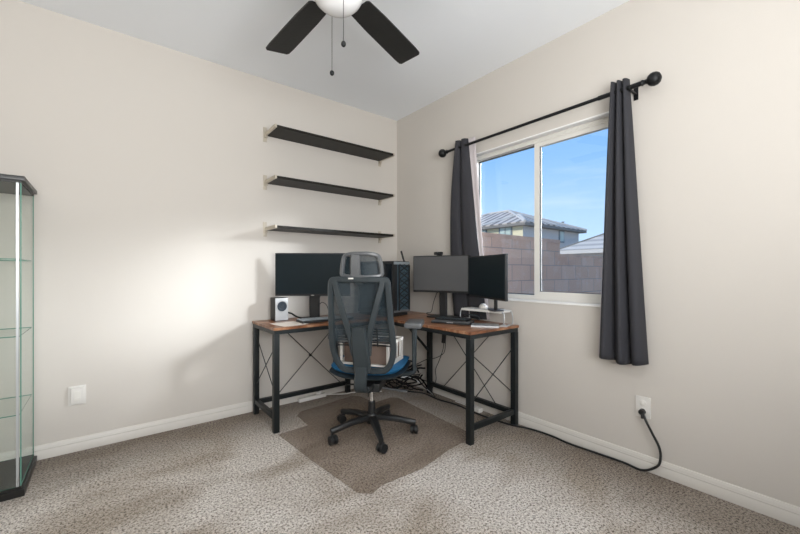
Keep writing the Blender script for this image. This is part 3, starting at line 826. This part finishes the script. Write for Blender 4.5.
# thin tablet and mouse on it
p = onr(.045, -.02)
tb = thing('tablet', 'thin silver edged dark tablet on the white desk stand', 'tablet', p, ra+R(3))
MB().box((0, 0, .004), (.20, .115, .007), bev=.003).build('body', M['silver'], tb)
MB().box((0, 0, .0078), (.19, .105, .001)).build('screen', M['screen'], tb, smooth=False)
p = onr(.0, -.03)+Vector((0, 0, .0085))
ms = thing('mouse', 'white computer mouse on top of the dark tablet', 'mouse', p, ra+R(60))
m = MB(); m.sph((0, 0, .0), .03, (1.05, 1.6, 1.15), 24)
bmesh.ops.bisect_plane(m.bm, geom=m.bm.verts[:]+m.bm.edges[:]+m.bm.faces[:], plane_co=(0, 0, 0), plane_no=(0, 0, -1), clear_outer=True)
m.build('shell', M['white_p'], ms)
MB().cyl((-.004, .030, .0275), (.004, .030, .0275), .006, n=16).build('scroll_wheel', M['gplastic2'], ms)
# laptop (closed, dark), notebook (silver), paper in front of the stand
lp = thing('laptop', 'closed dark laptop lying on the desk under the white stand', 'laptop', (-.335, -1.13, DT), R(-62))
MB().box((0, 0, .008), (.30, .16, .014), bev=.004).build('body', M['bplastic'], lp)
MB().box((0, .002, .0185), (.298, .155, .006), bev=.002).build('lid', M['gplastic2'], lp)
MB().box((0, -.080, .013), (.05, .003, .004)).build('latch', M['silver'], lp)
k2 = thing('keyboard', 'small black keyboard leaning on the laptop pile, right desk arm', 'keyboard', (-.325, -1.12, DT+.0225), R(-70))
MB().box((0, 0, .006), (.26, .10, .010), bev=.003).build('case', M['bplastic'], k2)
m = MB()
for rr in range(4):
    for k in range(10): m.box((-.113+k*.025, .035-rr*.023, .0125), (.020, .018, .005), bev=.0015, seg=1)
m.build('keycaps', M['gplastic'], k2, smooth=False)
nb = thing('notebook', 'silver grey notebook at the front corner of the right desk arm', 'notebook', (-.265, -1.385, DT), R(-52))
MB().box((0, 0, .0045), (.19, .13, .008)).build('pages', M['paper'], nb, smooth=False)
MB().box((0, 0, .0098), (.195, .135, .002)).box((0, 0, .0008), (.195, .135, .0014)).box((0, -.0675, .005), (.195, .002, .009)).build('cover', M['alu'], nb, smooth=False)
o = MB().b2(-.05, .05, -.03, .03, 0, .002).build('paper_sheet', M['white_p'], smooth=False); o.location = (-.15, -1.47, DT+.0005); o.rotation_euler = (0, 0, R(20))
tag(o, 'small white paper at the window end corner of the desk', 'paper')

# ------------------------------------------------------------------ cables
def cable(name, label, pts, r, mat, cat='cable', group=None, smooth=8):
    o = MB().tube(pts, r, n=8, smooth=smooth).build(name, mat); return tag(o, label, cat, group)
# black cord from the right outlet, along the wall to the corner
pc_ = thing('extension_cable', 'thick black power cord from the outlet along the baseboard to the desk', 'cable', (-.03, -2.3, 0))
def fl(u, v):
    a = (u-400)/371; b = -(v-271.5)/371; d = FW+RT*a+Vector((0, 0, b)); t_ = -(CAM.z-.008)/d.z
    return CAM+d*t_
def wp(u, v, x):
    a = (u-400)/371; b = -(v-271.5)/371; d = FW+RT*a+Vector((0, 0, b)); t_ = (x-CAM.x)/d.x
    return CAM+d*t_
pts = [wp(643, 413, -.035), wp(646, 421, -.05), wp(652, 433, -.045), wp(659, 447, -.04), wp(660.5, 458, -.04), wp(657, 466.5, -.045), Vector((-.04, -2.32, .009)), Vector((-.028, -2.22, .008)), Vector((-.035, -2.08, .008)), Vector((-.045, -1.9, .008)), Vector((-.028, -1.75, .008)), Vector((-.045, -1.6, .008)), Vector((-.085, -1.5, .008)), Vector((-.11, -1.35, .008)), Vector((-.115, -1.15, .008)), Vector((-.10, -.95, .008)), Vector((-.13, -.75, .008)), Vector((-.12, -.56, .008)), Vector((-.2, -.42, .008))]
MB().tube(pts, .0065, n=10, smooth=8).build('cord', M['bplastic'], pc_, world=True)
MB().cyl((-.0105, -2.312, .333), (-.034, -2.312, .333), .017, .015, n=20).tube([(-.026, -2.312, .330), (-.034, -2.318, .318), (-.045, -2.322, .305)], .008, smooth=3).build('plug', M['bplastic'], pc_, world=True)
# white strip and cord on the floor, left
ps = thing('power_strip', 'white power strip on the carpet against the baseboard under the desk', 'power strip', (-.99, -.045, 0), R(1.5))
MB().box((0, 0, .017), (.26, .042, .030), bev=.005).build('housing', M['white_p'], ps)
m = MB()
for k in range(5): m.box((-.095+k*.042, 0, .0325), (.024, .026, .002), bev=.001, seg=1)
m.build('sockets', M['vinyl'], ps)
MB().box((.06, 0, .048), (.04, .036, .03), bev=.004).build('adapter', M['white_p'], ps)
cable('cable', 'thin white cord running from the white power strip', [(-.86, -.045, .014), (-.80, -.05, .007), (-.70, -.11, .006), (-.6, -.13, .006), (-.5, -.22, .006), (-.40, -.28, .012)], .0045, M['white_p'])
ad = thing('power_adapter', 'white power adapter on the carpet behind the right desk foot bar', 'adapter', (-.062, -1.13, 0), R(85))
MB().box((0, 0, .018), (.11, .045, .034), bev=.008, seg=3).build('body', M['white_p'], ad)
MB().tube([(.055, 0, .018), (.09, .004, .012), (.16, .0, .010), (.24, .01, .009)], .0035, smooth=5).build('lead', M['white_p'], ad)
# cables hanging under the right arm
hb = thing('hanging_adapter', 'small black adapter hanging by its cable under the right desk arm', 'adapter', (-.10, -.80, .52))
MB().box((0, 0, .03), (.028, .03, .085), Matrix.Rotation(R(6), 4, 'X'), bev=.006).build('body', M['bplastic'], hb)
MB().tube([(0, 0, .07), (0, .01, .12), (0, .005, .168)], .003, smooth=3).build('lead', M['bplastic'], hb)
HG = 'black cables dropping behind the right desk arm'
cable('cable', 'black cable hanging from the adapter under the right desk arm to the floor', [(-.10, -.80, .51), (-.10, -.785, .44), (-.095, -.73, .33), (-.095, -.69, .25), (-.10, -.70, .16), (-.11, -.66, .06), (-.13, -.72, .012)], .0032, M['bplastic'])
cable('cable', 'black cable swinging left from under the right desk arm to the inner leg', [(-.09, -.81, .51), (-.09, -.79, .42), (-.10, -.70, .36), (-.12, -.60, .33), (-.16, -.48, .26), (-.22, -.40, .20)], .0032, M['bplastic'])
# messy bundle beneath the corner
TG = 'black cables tangled beneath the desk corner'
rnd = random.Random(11)
for k in range(22):
    x = -.42+rnd.uniform(-.1, .05); y = -.30+rnd.uniform(-.12, .1)
    z = rnd.uniform(.10, .24); pts = []
    ang = rnd.uniform(-.6, .3)
    for j in range(7):
        pts.append((x+.06*j*math.cos(ang)+rnd.uniform(-.02, .02), y-.02*j+.055*j*math.sin(ang)*.6+rnd.uniform(-.03, .03), max(.012, z+.035*math.sin(j*1.3+k)-(.03*j if k % 3 == 0 else 0))))
    cable('cable', 'black cable of the tangle beneath the desk corner', pts, rnd.choice((.004, .0055, .0075)), M['cable'], 'cable', TG, 6)
cable('cable', 'pale grey cable crossing the black tangle beneath the desk corner', [(-.42, -.37, .17), (-.34, -.40, .15), (-.28, -.41, .145), (-.22, -.45, .155), (-.15, -.52, .11), (-.10, -.60, .04), (-.09, -.66, .01)], .003, M['alu'])
tr = thing('cable_tray', 'black wire basket holding the cable tangle beneath the desk corner', 'tray', (-.40, -.20, .10))
m = MB()
for y in (-.10, -.033, .033, .10): m.tube([(-.16, y, .08), (-.16, y, 0), (.16, y, 0), (.16, y, .08)], .003, smooth=1, n=6)
for x in (-.16, -.053, .053, .16): m.tube([(x, -.1, 0), (x, .1, 0)], .003, smooth=1, n=6)
for a in (((-.16, -.1, .08), (.16, -.1, .08)), ((-.16, .1, .08), (.16, .1, .08)), ((-.16, -.1, .08), (-.16, .1, .08)), ((.16, -.1, .08), (.16, .1, .08))): m.tube(list(a), .003, smooth=1, n=6)
for (x, y) in ((-.16, -.1), (.16, -.1), (-.16, .1), (.16, .1)): m.tube([(x, y, .08), (x, y, -.1)], .003, smooth=1, n=6)
m.build('wire_frame', M['bplastic'], tr)
# behind the monitors
cable('monitor_cable', 'black cable looping beside the centre monitor stand', [on(monA, -.01, .05, .27), on(monA, -.06, .06, .20), on(monA, -.09, .06, .12), on(monA, -.10, .04, .045), on(monA, -.15, .05, .03), on(monA, -.14, .08, .012), on(monA, -.05, .10, .015)], .003, M['bplastic'])
mL = [o_ for o_ in bpy.data.objects if o_.name == 'monitor'][0]
cable('monitor_cable', 'black cable arching behind the left monitor stand', [on(mL, .09, .06, .30), on(mL, .04, .045, .16), on(mL, .03, .05, .10), on(mL, .06, .06, .14), on(mL, .10, .06, .12), on(mL, .12, .06, .06), on(mL, .13, .05, .008)], .003, M['bplastic'])
cable('speaker_cable', 'thick black cable between the silver speaker and the left monitor stand', [(-1.255, -.12, .80), (-1.23, -.17, .79), (-1.20, -.22, .765), (-1.15, -.27, .755), (-1.08, -.31, .757), (-.98, -.33, .75)], .007, M['bplastic'])
for k, (pts, l) in enumerate((([(-.17, -1.02, .75), (-.24, -.99, .757), (-.30, -.98, .75), (-.34, -1.03, .749), (-.31, -1.10, .773), (-.28, -1.17, .783), (-.22, -1.22, .771)], 'black cable curling over the laptop pile on the right desk arm'),
                         ([(-.13, -.97, .748), (-.21, -.95, .75), (-.29, -.94, .748), (-.36, -.99, .748), (-.37, -1.07, .748), (-.34, -1.14, .765)], 'black cable at the desk edge beside the laptop pile'),
                         ([(-.19, -1.12, .79), (-.20, -1.18, .80), (-.17, -1.24, .79), (-.2, -1.28, .77), (-.14, -1.22, .76), (-.11, -1.16, .765)], 'grey cable coiled below the white desk stand'))):
    cable('cable', l, pts, .0045, M['bplastic'] if k < 2 else M['gplastic'])

# ------------------------------------------------------------------ outside
struct(MB().b2(T, 90, -60, 70, -.35, -.2).build('ground', M['dirt'], smooth=False), 'bare gravel yard outside the window')
bw = thing('block_wall', 'stepped grey brown concrete block wall outside the window', 'garden wall', (3, -.33, -.2))
m = MB(); m.b2(T+.01, 2.747, -.33, -.13, -.2, 1.565); m.b2(2.747, 12, -.33, -.13, -.2, 1.362)
m.build('masonry', M['block'], bw, world=True, smooth=False)
bw.location.z = -.2
MB().b2(T+.01, 2.747, -.335, -.125, 1.545, 1.595).build('cap_course', M['cap'], bw, world=True, smooth=False)
MB().b2(2.747, 12, -.335, -.125, 1.355, 1.393).build('cap_course', M['cap'], bw, world=True, smooth=False)

hs = thing('house', 'two storey stucco house with tiled hip roof beyond the garden wall', 'house', (24.5, 18, -.2))
hx0, hx1, hy0, hy1, hz = 20.47, 28.5, 11.93, 22.0, 4.42
m = MB(); m.b2(hx0, hx1, hy0, hy1, -.2, hz); m.bm.normal_update()
for f_ in m.bm.faces: f_.material_index = 0 if f_.normal.x < -.5 else 1  # one stucco with sun and shade painted in as two tones
m.build('walls', [M['stucco'], M['stucco2']], hs, world=True, smooth=False)
ov = .45
def hip(bx0, bx1, by0, by1, ze, zr, name, mats, parent, ridge='Y', ins=None):
    m = MB(); cxm = (bx0+bx1)/2; hw = (bx1-bx0)/2 if ins is None else ins
    V = [Vector((bx0, by0, ze)), Vector((bx1, by0, ze)), Vector((bx1, by1, ze)), Vector((bx0, by1, ze))]
    r0, r1 = Vector((cxm, by0+hw, zr)), Vector((cxm, by1-hw, zr))
    m.mi = 0; m.face([V[0], r0, r1, V[3]]); m.face([V[1], V[2], r1, r0])
    m.mi = 1; m.face([V[0], V[1], r0]); m.face([V[2], V[3], r1])
    o_ = m.build(name, mats, parent, world=True, smooth=False, solid=.08)
    m = MB()
    for a, b in ((V[0], r0), (V[1], r0), (V[2], r1), (V[3], r1), (r0, r1)): m.tube([a+Vector((0, 0, .06)), b+Vector((0, 0, .06))], .11, smooth=1, n=6)
    m.build('ridge_tiles', M['fascia'], o_, world=False) if False else m.build('ridge_tiles', M['fascia'], parent, world=True)
    return o_
hip(hx0-ov, hx1+ov, hy0-ov, hy1+ov, hz+.10, 6.25, 'roof', [M['rooft'], M['rooft2']], hs)
hip(hx0-ov-.02, hx0+3.6, hy0-ov-.02, 15.2, hz+.14, 5.35, 'lower_roof', [M['rooft'], M['rooft2']], hs, ins=1.75)
m = MB()
m.b2(hx0-ov, hx1+ov, hy0-ov, hy0-ov+.06, hz-.08, hz+.1).b2(hx0-ov, hx0-ov+.06, hy0-ov, hy1+ov, hz-.08, hz+.1).b2(hx0-ov, hx1+ov, hy0-ov, hy1+ov, hz-.08, hz-.04)
m.build('eave', M['dkfascia'], hs, world=True, smooth=False)
def at_x(u, v, X):
    a = (u-400)/371; b = -(v-271.5)/371; d = FW+RT*a+Vector((0, 0, b)); return CAM+d*((X-CAM.x)/d.x)
def at_y(u, v, Y_):
    a = (u-400)/371; b = -(v-271.5)/371; d = FW+RT*a+Vector((0, 0, b)); return CAM+d*((Y_-CAM.y)/d.y)
def fwin_x(u0, u1, v0, v1):
    a = at_x(u0, v0, hx0); b = at_x(u1, v1, hx0); z0_, z1_ = sorted((a.z, b.z)); y0_, y1_ = sorted((a.y, b.y))
    f_ = MB().b2(hx0-.05, hx0+.02, y0_-.12, y1_+.12, z0_-.12, z1_+.12).build('window', M['hframe'], hs, world=True, smooth=False)
    MB().b2(hx0-.07, hx0-.04, y0_, (y0_+y1_)/2-.04, z0_, z1_).b2(hx0-.07, hx0-.04, (y0_+y1_)/2+.04, y1_, z0_, z1_).build('pane', M['hglass'], f_, world=True, smooth=False)
fwin_x(500.5, 511, 228.5, 240)
fwin_x(481, 486, 230.5, 236)
a = at_y(559.5, 231.5, hy0); b = at_y(563, 241.5, hy0)
f_ = MB().b2(a.x-.12, b.x+.12, hy0-.05, hy0+.02, b.z-.12, a.z+.12).build('window', M['hframe'], hs, world=True, smooth=False)
MB().b2(a.x, b.x, hy0-.07, hy0-.04, b.z, a.z).build('pane', M['hglass'], f_, world=True, smooth=False)
pv = at_y(563, 224, 14.0); MB().cyl((pv.x, pv.y, pv.z-.35), (pv.x, pv.y, pv.z+.15), .06, n=10).cyl((pv.x, pv.y, pv.z+.15), (pv.x, pv.y, pv.z+.2), .14, n=10).build('roof_vent', M['dkfascia'], hs, world=True)

h2 = thing('house', 'single storey house with pale grey shingle hip roof, right of the window view', 'house', (24, 2, -.2))
ex, ey, ez = 18.6, 8.45, 2.22
m = MB(); m.b2(ex+.5, ex+11, -8, ey-.5, -.2, ez); m.build('walls', M['stucco2'], h2, world=True, smooth=False)
m = MB(); run = 5.75; rise = 2.85
V = [Vector((ex, ey, ez+.12)), Vector((ex, -8.5, ez+.12)), Vector((ex+2*run, -8.5, ez+.12)), Vector((ex+2*run, ey, ez+.12))]
r0, r1 = Vector((ex+run, ey-run, ez+.12+rise)), Vector((ex+run, -8.5+run, ez+.12+rise))
m.face([V[0], r0, r1, V[1]]); m.face([V[3], V[2], r1, r0]); m.face([V[0], V[3], r0]); m.face([V[1], r1, V[2]])
m.build('roof', M['roofg'], h2, world=True, smooth=False, solid=.1)
m = MB(); m.b2(ex-.03, ex+.03, -8.5, ey, ez-.06, ez+.14).b2(ex, ex+2*run, ey-.03, ey+.03, ez-.06, ez+.14); m.build('fascia', M['fascia'], h2, world=True, smooth=False)
m = MB(); m.tube([V[0]+Vector((0, 0, .05)), r0+Vector((0, 0, .05))], .07, smooth=1, n=6).tube([r0, r1], .07, smooth=1, n=6); m.build('ridge_tiles', M['dkfascia'], h2, world=True)

# ------------------------------------------------------------------ sky and lights
wd = bpy.data.worlds.new('sky'); S.world = wd; wd.use_nodes = True
nt = wd.node_tree; nt.nodes.clear(); N = nt.nodes.new; L = nt.links.new
tc = N('ShaderNodeTexCoord'); sx = N('ShaderNodeSeparateXYZ'); L(tc.outputs['Generated'], sx.inputs[0])
rp = N('ShaderNodeValToRGB'); e = rp.color_ramp.elements
e[0].position = 0; e[0].color = (.60, .76, .95, 1)
e[1].position = .55; e[1].color = (.16, .38, .82, 1)
k = e.new(.09); k.color = (.48, .69, .96, 1)
k = e.new(.28); k.color = (.25, .49, .86, 1)
L(sx.outputs['Z'], rp.inputs[0])
mp = N('ShaderNodeMapping'); mp.inputs['Scale'].default_value = (1.5, 1.5, 9); L(tc.outputs['Generated'], mp.inputs['Vector'])
ns = N('ShaderNodeTexNoise'); ns.inputs['Scale'].default_value = 1.7; ns.inputs['Detail'].default_value = 6; L(mp.outputs[0], ns.inputs['Vector'])
cr_ = N('ShaderNodeValToRGB'); e = cr_.color_ramp.elements; e[0].position = .56; e[0].color = (0, 0, 0, 1); e[1].position = .82; e[1].color = (.5, .5, .5, 1)
L(ns.outputs['Fac'], cr_.inputs[0])
mx = N('ShaderNodeMix'); mx.data_type = 'RGBA'; L(cr_.outputs[0], mx.inputs['Factor']); L(rp.outputs[0], mx.inputs['A']); mx.inputs['B'].default_value = (.80, .88, .98, 1)
bg = N('ShaderNodeBackground'); bg.inputs['Strength'].default_value = 1.3; L(mx.outputs['Result'], bg.inputs[0])
ow = N('ShaderNodeOutputWorld'); L(bg.outputs[0], ow.inputs[0])

def sun(name, dirv, strength, angle, col=(1, 1, 1)):
    l = bpy.data.lights.new(name, 'SUN'); l.energy = strength; l.angle = R(angle); l.color = col
    o_ = bpy.data.objects.new(name, l); COL.objects.link(o_)
    o_.rotation_euler = Vector(dirv).to_track_quat('-Z', 'Y').to_euler(); return o_
def area(name, loc, dirv, sx_, sy_, power, col=(1, 1, 1)):
    l = bpy.data.lights.new(name, 'AREA'); l.shape = 'RECTANGLE'; l.size = sx_; l.size_y = sy_; l.energy = power; l.color = col
    o_ = bpy.data.objects.new(name, l); COL.objects.link(o_); o_.location = loc
    o_.rotation_euler = Vector(dirv).to_track_quat('-Z', 'Z').to_euler(); return o_
# added unseen spot lamps, standing in for daylight through the window
def spot(name, loc, tgt, power, cone, rad, col):
    l = bpy.data.lights.new(name, 'SPOT'); l.energy = power; l.spot_size = R(cone); l.spot_blend = .25; l.shadow_soft_size = rad; l.color = col
    o_ = bpy.data.objects.new(name, l); COL.objects.link(o_); o_.location = loc
    o_.rotation_euler = (Vector(tgt)-Vector(loc)).to_track_quat('-Z', 'Y').to_euler(); return o_
spot('yard_fill_spot', (5.0, -6.6, 3.7), (0, -1.6, 1.5), 4200, 13, .75, (.93, .96, 1))
spot('yard_fill_spot', (7.2, -6.4, 3.9), (0, -1.6, 1.5), 5200, 11, 1.1, (.93, .96, 1))
sun('sun', (.78, -.2, -.48), 3.2, 1, (1, .95, .86))
# area lamp added behind the camera to fill the room like daylight
area('back_fill_area', ((BX0+BX1)/2, YB-.03, (BZ0+BZ1)/2), (.05, 1, .85), BX1-BX0, BZ1-BZ0, 126, (1, .99, .98))

vs = S.view_settings; vs.view_transform = 'Standard'; vs.look = 'None'; vs.gamma = 1; vs.use_curve_mapping = False; vs.exposure = 0.0
